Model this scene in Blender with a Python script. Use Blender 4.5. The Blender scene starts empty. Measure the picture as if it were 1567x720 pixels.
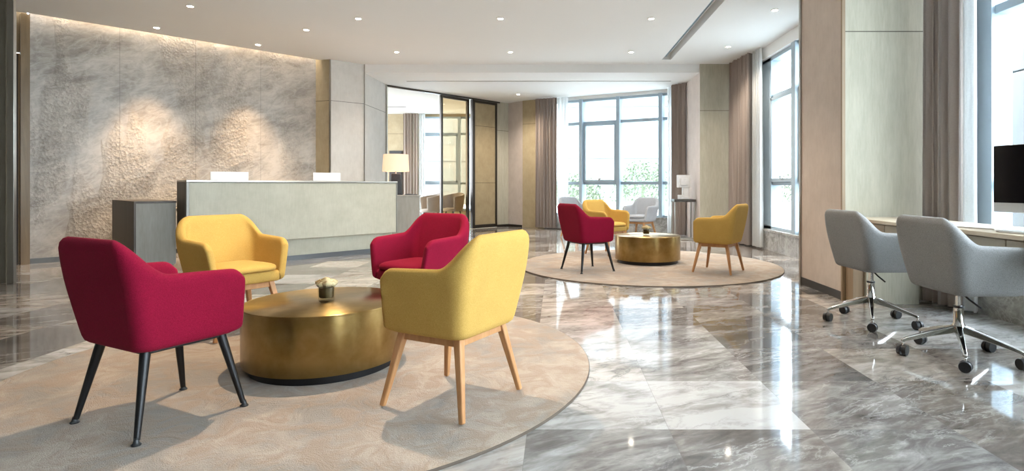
import bpy, bmesh, math, random
from mathutils import Vector, Matrix
S = bpy.context.scene
C = S.collection
PI = math.pi
random.seed(7)

# ------------------------------------------------------------------ camera, sky, exposure
cam = bpy.data.cameras.new('camera'); cam_o = bpy.data.objects.new('camera', cam); C.objects.link(cam_o)
cam.sensor_width = 36.0; cam.sensor_fit = 'HORIZONTAL'
cam.lens = 36.0 * 874.0 / 1567.0
cam.shift_x = -67.5 / 1567.0
cam.shift_y = -76.0 / 1567.0
cam.clip_start = 0.05; cam.clip_end = 300
cam_o.location = (0, 0, 1.03); cam_o.rotation_euler = (PI / 2, 0, 0)
S.camera = cam_o

SKY = 9.0
DOWN_W = 72.0
world = bpy.data.worlds.new('sky'); S.world = world; world.use_nodes = True
bgn = world.node_tree.nodes['Background']
bgn.inputs[0].default_value = (0.86, 0.94, 1.04, 1); bgn.inputs[1].default_value = SKY
S.view_settings.view_transform = 'Standard'; S.view_settings.look = 'None'
S.view_settings.exposure = 1.02; S.view_settings.gamma = 1.0
S.view_settings.use_curve_mapping = False
S.cycles.max_bounces = 10; S.cycles.diffuse_bounces = 5; S.cycles.glossy_bounces = 4
S.cycles.transparent_max_bounces = 16; S.cycles.transmission_bounces = 6
S.cycles.caustics_reflective = False; S.cycles.caustics_refractive = False
S.cycles.sample_clamp_indirect = 4.0
S.cycles.use_denoising = True

# ------------------------------------------------------------------ node helpers
class NT:
    def __init__(s, name):
        s.m = bpy.data.materials.new(name); s.m.use_nodes = True
        s.t = s.m.node_tree; s.n = s.t.nodes; s.p = s.n['Principled BSDF']; s.out = s.n['Material Output']
    def add(s, kind, **kw):
        n = s.n.new('ShaderNode' + kind)
        for k, v in kw.items(): setattr(n, k, v)
        return n
    def put(s, sock, v):
        if isinstance(v, bpy.types.NodeSocket): s.t.links.new(v, sock)
        elif isinstance(v, tuple) and len(v) == 3 and sock.type == 'RGBA': sock.default_value = v + (1,)
        else: sock.default_value = v
    def math(s, op, a, b=0.0, c=0.0, clamp=False):
        n = s.add('Math', operation=op, use_clamp=clamp)
        for i, v in enumerate((a, b, c)): s.put(n.inputs[i], v)
        return n.outputs[0]
    def vmath(s, op, a, b=(0, 0, 0)):
        n = s.add('VectorMath', operation=op); s.put(n.inputs[0], a); s.put(n.inputs[1], b)
        return n.outputs[0]
    def coord(s, which='Object'): return s.add('TexCoord').outputs[which]
    def world(s): return s.add('NewGeometry').outputs['Position']
    def sep(s, v):
        n = s.add('SeparateXYZ'); s.put(n.inputs[0], v); return n.outputs
    def comb(s, x, y, z):
        n = s.add('CombineXYZ')
        for i, v in enumerate((x, y, z)): s.put(n.inputs[i], v)
        return n.outputs[0]
    def noise(s, v, scale, detail=4, rough=.55, dist=0.0):
        n = s.add('TexNoise'); s.put(n.inputs['Vector'], v); n.inputs['Scale'].default_value = scale
        n.inputs['Detail'].default_value = detail; n.inputs['Roughness'].default_value = rough
        n.inputs['Distortion'].default_value = dist
        return n.outputs[0]
    def ramp(s, f, stops, interp='LINEAR'):
        n = s.add('ValToRGB'); s.put(n.inputs[0], f); e = n.color_ramp.elements; n.color_ramp.interpolation = interp
        while len(e) < len(stops): e.new(.5)
        for q, (p, c) in zip(e, stops):
            q.position = p; q.color = (c + (1,)) if isinstance(c, tuple) else (c, c, c, 1)
        return n.outputs[0]
    def mix(s, f, a, b, blend='MIX'):
        n = s.add('Mix', data_type='RGBA', blend_type=blend)
        s.put(n.inputs[0], f); s.put(n.inputs[6], a); s.put(n.inputs[7], b); return n.outputs[2]
    def bump(s, h, strength=.2, dist=.01):
        n = s.add('Bump'); s.put(n.inputs['Height'], h); n.inputs['Strength'].default_value = strength
        n.inputs['Distance'].default_value = dist; s.t.links.new(n.outputs[0], s.p.inputs['Normal'])
    def base(s, col, rough=.5, metal=0.0, spec=None):
        s.put(s.p.inputs['Base Color'], col); s.put(s.p.inputs['Roughness'], rough); s.put(s.p.inputs['Metallic'], metal)
        if spec is not None: s.p.inputs['Specular IOR Level'].default_value = spec

M = {}
def flat(name, col, rough=.5, metal=0.0, var=.06, scale=30, bump=0.0, spec=None):
    t = NT(name); n = t.noise(t.coord(), scale, 3)
    f = t.math('MULTIPLY_ADD', n, 2 * var, 1 - var)
    t.base(t.mix(1.0, col, f, 'MULTIPLY') if var else col, rough, metal, spec)
    if bump: t.bump(n, bump, .004)
    M[name] = t.m; return t

def fabric(name, c1, c2):
    t = NT(name); v = t.coord()
    n = t.noise(v, 260, 2, .6); big = t.noise(v, 6, 2)
    col = t.mix(t.ramp(n, [(.3, 0.0), (.7, 1.0)]), c1, c2)
    col = t.mix(1.0, col, t.math('MULTIPLY_ADD', big, .2, .9), 'MULTIPLY')
    t.base(col, .92, 0, .12); t.p.inputs['Sheen Weight'].default_value = .14; t.p.inputs['Sheen Roughness'].default_value = .5
    t.p.inputs['Sheen Tint'].default_value = (*[min(1, x * 1.3 + .12) for x in c2], 1)
    t.bump(n, .25, .002); M[name] = t.m
fabric('red_fabric', (.165, .003, .018), (.24, .006, .030))
fabric('yellow_fabric', (.43, .265, .06), (.54, .345, .10))
fabric('grey_fabric', (.20, .20, .20), (.32, .32, .32))
fabric('pale_grey_fabric', (.33, .35, .38), (.47, .49, .52))
fabric('beige_fabric', (.38, .33, .28), (.47, .41, .355))

def wood(name, c1, c2, axis=(1, 1, .06), scale=22, rough=.4):
    t = NT(name); v = t.vmath('MULTIPLY', t.coord(), axis)
    n = t.noise(v, scale, 5, .6, .8)
    t.base(t.mix(t.ramp(n, [(.3, 0.0), (.7, 1.0)]), c1, c2), rough, 0, .35); t.bump(n, .06, .002); M[name] = t.m
wood('oak', (.40, .19, .075), (.54, .29, .13))
wood('walnut', (.26, .18, .11), (.36, .26, .165), (1, 1, .06), 18, .45)
wood('desk_veneer', (.50, .42, .31), (.62, .54, .42), (1, .08, 1), 18, .45)
wood('bronze_veneer', (.16, .105, .05), (.25, .17, .085), (1, 1, .08), 14, .35)
wood('dark_veneer', (.05, .04, .03), (.085, .065, .05), (1, 1, .08), 14, .4)

def wallcover(name, c1, c2, seam=None, vert=False, rough=.75):
    t = NT(name); p = t.world(); x, y, z = t.sep(p)
    n = t.noise(t.vmath('MULTIPLY', p, (3, 3, .5) if vert else (1, 1, 1)), 5, 6, .65)
    fine = t.noise(t.vmath('MULTIPLY', p, (1, 1, .12)), 60, 3, .6)
    f = t.math('ADD', t.math('MULTIPLY', n, .65), t.math('MULTIPLY', fine, .35))
    col = t.mix(t.ramp(f, [(.32, 0.0), (.66, 1.0)]), c1, c2)
    if seam:
        for sz in seam:
            d = t.math('LESS_THAN', t.math('ABSOLUTE', t.math('SUBTRACT', z, sz)), .0045)
            col = t.mix(d, col, tuple(v * .3 for v in c1))
    t.base(col, rough, 0, .25); t.bump(f, .08, .004); M[name] = t.m
wallcover('pale_panel', (.56, .545, .51), (.66, .645, .61), (2.55,))
wallcover('pinkish_panel', (.56, .49, .45), (.66, .585, .54))
wallcover('tan_panel', (.58, .485, .41), (.68, .58, .50))
wallcover('olive_panel', (.40, .375, .295), (.51, .485, .39), (2.42,), True)
wallcover('gold_panel', (.35, .285, .18), (.45, .375, .25), (2.55,))
wallcover('gold_leather', (.32, .25, .15), (.42, .34, .21), (2.48, 1.10), False, .45)
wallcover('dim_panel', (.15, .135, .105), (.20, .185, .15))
wallcover('room_wall', (.48, .44, .38), (.55, .51, .45))
wallcover('desk_stone', (.43, .42, .335), (.53, .52, .43), None, False, .5)
wallcover('counter_grey', (.24, .225, .195), (.31, .295, .26), None, True, .5)
flat('ceiling_paint', (.83, .84, .835), .9, 0, .01, 3)
flat('white_paint', (.80, .80, .79), .6, 0, .01)
flat('alu_frame', (.36, .45, .52), .45, .1, .03)
flat('dark_metal', (.075, .068, .06), .32, .75, .05)
flat('steel_trim', (.42, .40, .36), .32, .9, .04)
flat('worn_steel', (.27, .26, .235), .5, .8, .05)
flat('grey_plinth', (.16, .17, .18), .35, .5, .04)
flat('black_metal', (.012, .012, .013), .38, .3, .04)
flat('black_plastic', (.02, .022, .024), .42, 0, .05)
flat('chrome', (.70, .69, .67), .10, 1.0, .02)
flat('black_glass', (.006, .006, .008), .08, 0, 0)
flat('white_plastic', (.78, .79, .80), .35, 0, .01)
flat('silver', (.62, .63, .64), .35, .7, .02)
flat('paper', (.80, .80, .79), .7, 0, .02)
flat('cream_petal', (.80, .66, .38), .7, 0, .10, 60)
flat('leaf_wrap', (.055, .04, .015), .5, 0, .2, 40)
flat('dark_stone', (.04, .042, .045), .2, 0, .35, 22)
flat('sculpture_white', (.66, .66, .66), .4, 0, .16, 14)
flat('grille', (.22, .23, .24), .5, .4, .05)

def brass(name, radial):
    t = NT(name); v = t.coord()
    if radial:
        x, y, z = t.sep(v); ang = t.math('ARCTAN2', y, x)
        n = t.noise(t.comb(t.math('COSINE', ang), t.math('SINE', ang), 0.0), 28, 4)
    else:
        n = t.noise(t.vmath('MULTIPLY', v, (9, 9, .5)), 6, 5)
    big = t.noise(v, 7, 4)
    col = t.mix(t.ramp(big, [(.35, 0.0), (.65, 1.0)]), (.27, .18, .06), (.40, .28, .115))
    t.base(col, t.math('MULTIPLY_ADD', n, .08, .26), 1.0)
    t.p.inputs['Anisotropic'].default_value = .75
    tg = t.add('Tangent'); tg.direction_type = 'RADIAL'; tg.axis = 'Z'
    t.t.links.new(tg.outputs[0], t.p.inputs['Tangent'])
    t.p.inputs['Anisotropic Rotation'].default_value = 0.25
    M[name] = t.m
brass('brass_side', False); brass('brass_top', True)

def glass(name, tint=(1, 1, 1), refl=.9):
    t = NT(name)
    tr = t.add('BsdfTransparent'); tr.inputs[0].default_value = (*tint, 1)
    gl = t.add('BsdfGlossy'); gl.inputs['Roughness'].default_value = 0.02; gl.inputs[0].default_value = (refl, refl, refl, 1)
    fr = t.add('LayerWeight'); fr.inputs[0].default_value = .5
    mx = t.add('MixShader'); t.put(mx.inputs[0], t.math('MULTIPLY_ADD', t.math('POWER', fr.outputs['Facing'], 5.0), .6, .035))
    t.t.links.new(tr.outputs[0], mx.inputs[1]); t.t.links.new(gl.outputs[0], mx.inputs[2])
    t.t.links.new(mx.outputs[0], t.out.inputs[0]); M[name] = t.m
glass('window_glass', (.95, .98, .98)); glass('bronze_glass', (.80, .70, .55)); glass('clear_glass', (.96, .97, .95))

def cloth_mat(name, col, clear, trans):
    t = NT(name); x, y, z = t.sep(t.coord())
    n = t.noise(t.coord(), 90, 3)
    c = t.mix(1.0, col, t.math('MULTIPLY_ADD', n, .2, .9), 'MULTIPLY')
    d = t.add('BsdfDiffuse'); t.put(d.inputs[0], c)
    l = t.add('BsdfTranslucent'); t.put(l.inputs[0], c)
    m1 = t.add('MixShader'); m1.inputs[0].default_value = trans
    t.t.links.new(d.outputs[0], m1.inputs[1]); t.t.links.new(l.outputs[0], m1.inputs[2])
    tr = t.add('BsdfTransparent'); m2 = t.add('MixShader'); m2.inputs[0].default_value = clear
    t.t.links.new(m1.outputs[0], m2.inputs[1]); t.t.links.new(tr.outputs[0], m2.inputs[2])
    t.t.links.new(m2.outputs[0], t.out.inputs[0]); M[name] = t.m
cloth_mat('curtain_cloth', (.42, .36, .325), 0.0, .08)
cloth_mat('sheer_cloth', (.86, .87, .87), .32, .6)

def emit(name, col, strength):
    t = NT(name); t.base((.8, .8, .8), .5)
    t.p.inputs['Emission Color'].default_value = (*col, 1); t.p.inputs['Emission Strength'].default_value = strength; M[name] = t.m
emit('lamp_lens', (1, .90, .74), 30.0); emit('led_strip', (1, .68, .34), 9.0)

def shade_mat():
    t = NT('lamp_shade'); n = t.noise(t.vmath('MULTIPLY', t.coord(), (1, 1, .1)), 160, 2)
    t.base(t.mix(n, (.62, .50, .42), (.70, .58, .50)), .9)
    t.p.inputs['Emission Color'].default_value = (1, .60, .33, 1); t.p.inputs['Emission Strength'].default_value = .30
    M['lamp_shade'] = t.m
shade_mat()

# --- polished marble floor, square slabs, each with its own tone and veining
def floor_mat():
    t = NT('floor_marble'); p = t.world(); x, y, z = t.sep(p)
    u = t.math('DIVIDE', t.math('SUBTRACT', x, .478), .60); v = t.math('DIVIDE', t.math('SUBTRACT', y, 3.016), .60)
    cu = t.math('FLOOR', u); cv = t.math('FLOOR', v)
    w = t.add('TexWhiteNoise', noise_dimensions='3D'); t.put(w.inputs[0], t.comb(cu, cv, 3.0))
    rnd = w.outputs[0]; rc = w.outputs[1]
    off = t.vmath('MULTIPLY', rc, (17, 17, 17))
    q = t.vmath('ADD', p, off)
    qx, qy, qz = t.sep(q)
    # veining runs on a slant across each slab
    sl = t.math('MULTIPLY_ADD', rnd, 1.1, -.25)
    qq = t.comb(t.math('ADD', qx, t.math('MULTIPLY', qy, sl)), t.math('MULTIPLY_ADD', qy, 2.4, t.math('MULTIPLY', qx, -1.1)), qz)
    cloud = t.noise(qq, 1.35, 9, .60, 1.2)
    fine = t.noise(qq, 5.0, 8, .62, 1.2)
    vein = t.math('ABSOLUTE', t.math('SUBTRACT', t.noise(qq, 2.6, 9, .66, .5), .5))
    vein = t.math('MULTIPLY', t.ramp(vein, [(0, 1.0), (.010, .30), (.035, 0.0)]), t.ramp(t.noise(qq, 1.1, 3, .5), [(.42, 0.0), (.60, 1.0)]))
    dv = t.math('ABSOLUTE', t.math('SUBTRACT', t.noise(t.vmath('ADD', qq, (9, 4, 2)), 1.1, 8, .62, .6), .5))
    dv = t.math('MULTIPLY', t.ramp(dv, [(0, 1.0), (.008, .4), (.03, 0.0)]), t.ramp(t.noise(t.vmath('ADD', qq, (3, 1, 7)), .9, 3, .5), [(.45, 0.0), (.62, 1.0)]))
    f = t.math('ADD', t.math('MULTIPLY', cloud, .64), t.math('MULTIPLY', fine, .36))
    f = t.math('ADD', f, t.math('MULTIPLY_ADD', rnd, .26, -.12))
    col = t.ramp(f, [(.30, (.075, .07, .066)), (.42, (.15, .138, .13)), (.52, (.27, .258, .245)), (.65, (.47, .46, .45))])
    warm = t.math('MULTIPLY', t.ramp(t.sep(rc)[1], [(.35, 0.0), (.7, 1.0)]), .45)
    col = t.mix(warm, col, t.mix(1.0, col, (1.05, .90, .76), 'MULTIPLY'))
    col = t.mix(t.math('MULTIPLY', vein, .5), col, (.58, .565, .545))
    col = t.mix(t.math('MULTIPLY', dv, .7), col, (.08, .075, .075))
    fu = t.math('ABSOLUTE', t.math('SUBTRACT', t.math('FRACT', u), .5)); fv = t.math('ABSOLUTE', t.math('SUBTRACT', t.math('FRACT', v), .5))
    j = t.math('GREATER_THAN', t.math('MAXIMUM', fu, fv), .4978)
    col = t.mix(t.math('MULTIPLY', j, .45), col, (.16, .15, .14))
    t.base(col, t.math('MULTIPLY_ADD', fine, .05, .035), 0, .75)
    t.bump(t.noise(p, 3.0, 2), .02, .004)
    M['floor_marble'] = t.m
floor_mat()

def marble_wall_mat():
    t = NT('relief_marble'); v = t.coord(); x, y, z = t.sep(v)      # x runs along the wall, z up
    q = t.comb(t.math('MULTIPLY', x, 1.0), 0.0, t.math('MULTIPLY_ADD', z, 1.7, t.math('MULTIPLY', x, -.5)))
    cloud = t.noise(q, 1.1, 9, .58, 1.0); fine = t.noise(q, 6, 7, .62, 1.4)
    vein = t.math('ABSOLUTE', t.math('SUBTRACT', t.noise(q, 1.9, 6, .6, 2.5), .5))
    vein = t.ramp(vein, [(0, 1.0), (.03, .3), (.08, 0.0)])
    f = t.math('ADD', t.math('MULTIPLY', cloud, .65), t.math('MULTIPLY', fine, .35))
    col = t.ramp(f, [(.32, (.20, .18, .155)), (.46, (.36, .33, .29)), (.60, (.55, .51, .455))])
    col = t.mix(t.math('MULTIPLY', vein, .35), col, (.56, .53, .50))
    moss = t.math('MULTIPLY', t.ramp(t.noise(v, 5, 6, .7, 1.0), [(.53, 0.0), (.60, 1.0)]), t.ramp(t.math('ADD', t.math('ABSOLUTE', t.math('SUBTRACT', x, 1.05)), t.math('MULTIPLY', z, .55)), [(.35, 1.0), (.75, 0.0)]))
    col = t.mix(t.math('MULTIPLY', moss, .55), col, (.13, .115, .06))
    # rough chiselled bands between smooth ones
    band = t.noise(t.comb(t.math('MULTIPLY', x, 1.5), 0.0, t.math('MULTIPLY', z, .45)), 1.25, 3, .5)
    mask = t.ramp(band, [(.46, 0.0), (.56, 1.0)])
    vo = t.add('TexVoronoi', feature='F1'); t.put(vo.inputs['Vector'], t.vmath('ADD', v, t.comb(0.0, 0.0, t.math('MULTIPLY', fine, .08)))); vo.inputs['Scale'].default_value = 26
    h = t.math('MULTIPLY', t.math('ADD', vo.outputs['Distance'], t.noise(v, 40, 4, .7)), t.math('MULTIPLY_ADD', mask, 1.3, .04))
    seam = t.math('LESS_THAN', t.math('ABSOLUTE', t.math('SUBTRACT', t.math('FRACT', t.math('ADD', t.math('DIVIDE', x, .955), .5)), .5)), .0028)
    col = t.mix(t.math('MULTIPLY', seam, .55), col, (.10, .09, .08))
    t.base(col, .38, 0, .45); t.bump(h, .55, .02); M['relief_marble'] = t.m
marble_wall_mat()

def sill_mat():
    t = NT('sill_marble'); p = t.world(); q = t.vmath('MULTIPLY', p, (1.2, 1.2, 1.2))
    f = t.noise(q, 4, 8, .65, 1.6); vein = t.ramp(t.math('ABSOLUTE', t.math('SUBTRACT', t.noise(q, 3, 6, .6, 2.2), .5)), [(0, 1.0), (.05, 0.0)])
    col = t.ramp(f, [(.3, (.20, .195, .18)), (.65, (.46, .45, .43))]); col = t.mix(t.math('MULTIPLY', vein, .4), col, (.62, .6, .58))
    y = t.sep(p)[1]
    j = t.math('LESS_THAN', t.math('ABSOLUTE', t.math('SUBTRACT', t.math('FRACT', t.math('DIVIDE', y, .75)), .5)), .004)
    t.base(t.mix(t.math('MULTIPLY', j, .6), col, (.15, .14, .13)), .2, 0, .5); M['sill_marble'] = t.m
sill_mat()

def rug_mat(name, c1, c2, c3):
    t = NT(name); v = t.coord()
    n = t.noise(v, 2.2, 5, .6, .6); m = t.noise(t.vmath('ADD', v, (5, 3, 0)), 5.5, 6, .65, 1.2); pile = t.noise(v, 240, 2)
    col = t.mix(t.ramp(n, [(.42, 0.0), (.58, 1.0)]), c1, c2)
    col = t.mix(t.ramp(m, [(.44, 0.0), (.58, .8)]), col, c3)
    col = t.mix(1.0, col, t.math('MULTIPLY_ADD', pile, .3, .85), 'MULTIPLY')
    t.base(col, .95, 0, .08); t.p.inputs['Sheen Weight'].default_value = .25
    t.bump(t.math('ADD', t.math('MULTIPLY', pile, .35), m), .7, .02); M[name] = t.m
rug_mat('rug_pile', (.26, .22, .18), (.39, .315, .245), (.31, .22, .15))

flat('rug_edge_brown', (.10, .075, .055), .8, 0, .1)
# exterior
flat('facade', (.17, .175, .18), .8, 0, .05, .6)
flat('facade_stone', (.15, .15, .15), .8, 0, .10, 6)
flat('facade_window', (.13, .145, .155), .5, 0, .05)
flat('outside_paving', (.62, .62, .60), .9, 0, .1, 2)
flat('hedge_leaf', (.125, .155, .095), .7, 0, .4, 3)

# ------------------------------------------------------------------ mesh helpers
class MB:
    def __init__(s): s.v = []; s.f = []; s.mi = []
    def add(s, vs, fs, mi=0):
        o = len(s.v); s.v += [tuple(p) for p in vs]
        for f in fs: s.f.append([i + o for i in f]); s.mi.append(mi)
    def box(s, x0, x1, y0, y1, z0, z1, mi=0):
        s.add([(x, y, z) for z in (z0, z1) for x, y in ((x0, y0), (x1, y0), (x1, y1), (x0, y1))],
              [(3, 2, 1, 0), (4, 5, 6, 7), (0, 1, 5, 4), (1, 2, 6, 5), (2, 3, 7, 6), (3, 0, 4, 7)], mi)
    def prism(s, poly, z0, z1, mi=0, sides=None):
        a = sum(poly[i][0] * poly[(i + 1) % len(poly)][1] - poly[(i + 1) % len(poly)][0] * poly[i][1] for i in range(len(poly)))
        if a < 0:
            poly = poly[::-1]
            if sides: sides = sides[::-1][1:] + sides[::-1][:1]
        n = len(poly); o = len(s.v)
        s.v += [(p[0], p[1], z0) for p in poly] + [(p[0], p[1], z1) for p in poly]
        s.f.append([o + i for i in range(n)][::-1]); s.mi.append(mi)
        s.f.append([o + n + i for i in range(n)]); s.mi.append(mi)
        for i in range(n):
            j = (i + 1) % n; s.f.append([o + i, o + j, o + n + j, o + n + i]); s.mi.append(sides[i] if sides else mi)
    def tube(s, p0, p1, r0, r1=None, n=14, mi=0, square=False):
        r1 = r0 if r1 is None else r1
        p0, p1 = Vector(p0), Vector(p1); d = (p1 - p0).normalized()
        a = d.orthogonal().normalized() if abs(d.z) < .95 else Vector((1, 0, 0)) - d * d.x
        a.normalize(); b = d.cross(a)
        if square: n = 4
        ph = PI / 4 if square else 0
        ring = lambda p, r: [p + (a * math.cos(ph + 2 * PI * i / n) + b * math.sin(ph + 2 * PI * i / n)) * r for i in range(n)]
        s.add(ring(p0, r0) + ring(p1, r1), [list(range(n))[::-1], list(range(n, 2 * n))] + [[i, (i + 1) % n, n + (i + 1) % n, n + i] for i in range(n)], mi)
    def lathe(s, prof, c=(0, 0, 0), n=32, mi=0):
        o = len(s.v); k = len(prof)
        for r, z in prof:
            s.v += [(c[0] + r * math.cos(2 * PI * i / n), c[1] + r * math.sin(2 * PI * i / n), c[2] + z) for i in range(n)]
        for a in range(k - 1):
            for i in range(n):
                j = (i + 1) % n; s.f.append([o + a * n + i, o + a * n + j, o + (a + 1) * n + j, o + (a + 1) * n + i]); s.mi.append(mi)
        s.f.append([o + i for i in range(n)][::-1]); s.mi.append(mi)
        s.f.append([o + (k - 1) * n + i for i in range(n)]); s.mi.append(mi)
    def path(s, pts, r, n=10, mi=0):
        for a, b in zip(pts, pts[1:]): s.tube(a, b, r, r, n, mi)
    def build(s, name, mat, parent=None, smooth=False, bevel=0.0, subsurf=0, loc=None, rz=0, seg=2):
        me = bpy.data.meshes.new(name); me.from_pydata(s.v, [], s.f)
        mats = mat if isinstance(mat, (list, tuple)) else [mat]
        for m in mats: me.materials.append(M[m] if isinstance(m, str) else m)
        if len(mats) > 1:
            for p, i in zip(me.polygons, s.mi): p.material_index = i
        bm = bmesh.new(); bm.from_mesh(me); bmesh.ops.recalc_face_normals(bm, faces=bm.faces); bm.to_mesh(me); bm.free()
        if smooth:
            me.polygons.foreach_set('use_smooth', [True] * len(me.polygons))
            if not subsurf: me.set_sharp_from_angle(angle=math.radians(40))
        me.update()
        o = bpy.data.objects.new(name, me); C.objects.link(o)
        if parent: o.parent = parent
        if loc: o.location = loc
        o.rotation_euler = (0, 0, rz)
        if bevel:
            b = o.modifiers.new('bevel', 'BEVEL'); b.width = bevel; b.segments = seg; b.limit_method = 'ANGLE'; b.angle_limit = math.radians(40)
            me.polygons.foreach_set('use_smooth', [True] * len(me.polygons)); b.harden_normals = False
            me.set_sharp_from_angle(angle=math.radians(75))
        if subsurf:
            q = o.modifiers.new('subsurf', 'SUBSURF'); q.levels = subsurf; q.render_levels = subsurf
        return o

def tag(o, label, cat, group=None, kind=None):
    o['label'] = label; o['category'] = cat
    if group: o['group'] = group
    if kind: o['kind'] = kind
    return o
def thing(name, label, cat, loc, rz=0, group=None):
    o = bpy.data.objects.new(name, None); C.objects.link(o); o.location = loc; o.rotation_euler = (0, 0, rz); o.empty_display_size = .1
    return tag(o, label, cat, group)
def struct(mb, name, mat, label=None, **kw):
    o = mb.build(name, mat, **kw); o['kind'] = 'structure'
    if label: o['label'] = label; o['category'] = name.split('_')[0]
    return o
def copy_tree(o, parent=None):
    c = o.copy(); C.objects.link(c)
    if parent: c.parent = parent
    for ch in list(o.children): copy_tree(ch, c)
    return c
def dup(o, loc, rz, label, group=None):
    c = copy_tree(o); c.location = loc; c.rotation_euler = (0, 0, rz); c['label'] = label
    if group: c['group'] = group
    return c
def face(fx, fy): return math.atan2(fy, fx) - PI / 2      # local +Y turned towards (fx, fy)

# ------------------------------------------------------------------ the room
H = 3.28; HS = 3.13
U = Vector((.687, .727)); N_ = Vector((-.727, .687))     # along and behind the relief wall
P0 = Vector((-6.94, 7.53)); P1 = Vector((-4.33, 10.29)); P2 = Vector((-4.03, 10.18)); P3 = Vector((-3.57, 10.60)); P4 = Vector((-3.54, 11.90))

m = MB(); m.prism([(-10, -4.2), (3.62, -4.2), (3.62, 12.3), (2.78, 12.48), (-.25, 14.14), (-.90, 14.55), (-.90, 16.95), (-10, 16.95)], -.12, 0); struct(m, 'floor', 'floor_marble', 'polished grey and brown veined marble floor of square slabs')

# ceiling: main field with the recessed slot left open, and the lower field beyond the beam
m = MB()
a = P0 - N_ * .10; b = P1 - N_ * .10
m.prism([(-10, -4.2), (1.89, -4.2), (1.89, 10.60), (-3.57, 10.60), tuple(P2), tuple(b), tuple(a), (-8.6, 6.4), (-10, 6.4)], H, H + .25)
m.prism([(2.05, -4.2), (3.62, -4.2), (3.62, 10.60), (2.05, 10.60)], H, H + .25)
m.box(1.89, 2.05, 10.22, 10.60, H, H + .25); m.box(1.89, 2.05, -4.2, 3.0, H, H + .25)
m.box(1.87, 2.07, 3.0, 10.24, H + .13, H + .25)
m.prism([(-10, 6.4), (-8.6, 6.4), tuple(P0 + N_ * 2), tuple(P1 + N_ * .3), (-3.57, 10.60), (-3.57, 12.3), (-10, 12.3)], H + .25, H + .4)
struct(m, 'ceiling', 'ceiling_paint', 'flat white ceiling with a long recessed slot')
m = MB()
m.prism([(-3.60, 10.60), (3.62, 10.60), (3.62, 12.3), (2.78, 12.48), (-.25, 14.14), (-.90, 14.55), (-.90, 16.95), (-7, 16.95), (-7, 12.3), (-3.60, 12.3)], HS, HS + .40)
struct(m, 'ceiling_beam', 'ceiling_paint', 'lower white ceiling beyond the beam step')

# relief marble wall
m = MB(); L = (P1 - P0).length
m.box(0, L, 0, .15, 0.0, H + .25)
o = struct(m, 'wall_left', 'relief_marble', 'veined grey stone feature wall with chiselled relief behind reception', loc=(P0.x, P0.y, 0), rz=math.atan2(U.y, U.x))
m = MB(); m.box(0, L, -.012, .0, 0.0, .07)
struct(m, 'baseboard_left', 'dark_metal', loc=(P0.x, P0.y, 0), rz=math.atan2(U.y, U.x))

# panelled return and pale panels beside it
m = MB()
m.prism([tuple(P1), tuple(P2), tuple(P3), tuple(P4), (-3.75, 12.0), (-4.6, 10.6)], 0, H + .2, 1, [0, 1, 1, 1, 1, 1])
struct(m, 'wall_back', ['gold_panel', 'pale_panel'], 'pale panelled wall between stone wall and glass doors')
m = MB()
m.prism([tuple(P2 + Vector((-.012, -.012))), tuple(P2 + Vector((.014, -.012))), tuple(P2 + Vector((.014, .01))), tuple(P2 + Vector((-.012, .01)))], 0, H)
m.prism([(-3.562, 10.588), (-3.548, 10.588), (-3.548, 10.602), (-3.562, 10.602)], 0, H)
m.prism([(-3.545, 11.86), (-3.515, 11.86), (-3.515, 11.93), (-3.545, 11.93)], 0, HS)
struct(m, 'trim_1', 'steel_trim')

# left edge: olive panel, metal post, bronze-lined opening
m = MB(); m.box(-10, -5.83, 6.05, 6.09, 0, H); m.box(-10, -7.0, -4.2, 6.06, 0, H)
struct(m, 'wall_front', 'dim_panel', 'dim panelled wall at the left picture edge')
m = MB(); m.box(-5.775, -5.70, 6.00, 6.035, 0, H); struct(m, 'trim_2', 'steel_trim', 'slim steel post beside the bronze opening', bevel=.004)
m = MB()
m.box(-1.9, -.02, .10, .22, 2.80, H + .24); m.box(-1.9, -1.55, .10, .30, 0, 2.80); m.box(-1.9, -.02, .24, .3, 0, 2.80); m.box(-.09, 0.0, -.03, .16, 0, H)
struct(m, 'wall_left', 'bronze_veneer', 'bronze veneered lining beside stone wall', loc=(P0.x, P0.y, 0), rz=math.atan2(U.y, U.x))
m = MB(); m.box(-1.0, -.10, .16, .22, .01, 2.77); m.box(-.99, -.93, .15, .16, .02, 2.76); m.box(-.17, -.11, .15, .16, .02, 2.76)
o = struct(m, 'door_1', 'dark_veneer', 'dark veneered door in the bronze opening', loc=(P0.x, P0.y, 0), rz=math.atan2(U.y, U.x))

# far corner walls
Q = Vector((-1.30, 14.50))
def seg(p, q, th, z0, z1, mb, mi=0):          # slab from p to q with its thickness on the left of the direction
    p, q = Vector(p), Vector(q); d = (q - p).normalized(); nrm = Vector((-d.y, d.x)) * th
    mb.prism([tuple(p), tuple(q), tuple(q + nrm), tuple(p + nrm)], z0, z1, mi)
m = MB(); seg((-1.50, 14.28), (-1.215, 14.56), .15, 0, HS, m); struct(m, 'wall_back', 'olive_panel', 'grey green panel strip beside folded door leaf')
m = MB(); seg((-1.215, 14.56), (-.83, 14.15), .15, 0, HS, m); struct(m, 'wall_back', 'pinkish_panel', 'pinkish panel in the far corner')
m = MB(); seg((-.83, 14.13), (-.30, 13.83), .15, 0, HS, m); struct(m, 'wall_back', 'gold_panel', 'gold panel beside the far curtain')
m = MB(); seg((-1.48, 14.268), (-1.218, 14.535), -.012, 0, .06, m); seg((-1.215, 14.54), (-.84, 14.14), -.012, 0, .06, m)
struct(m, 'baseboard_back', 'dark_metal')

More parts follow.
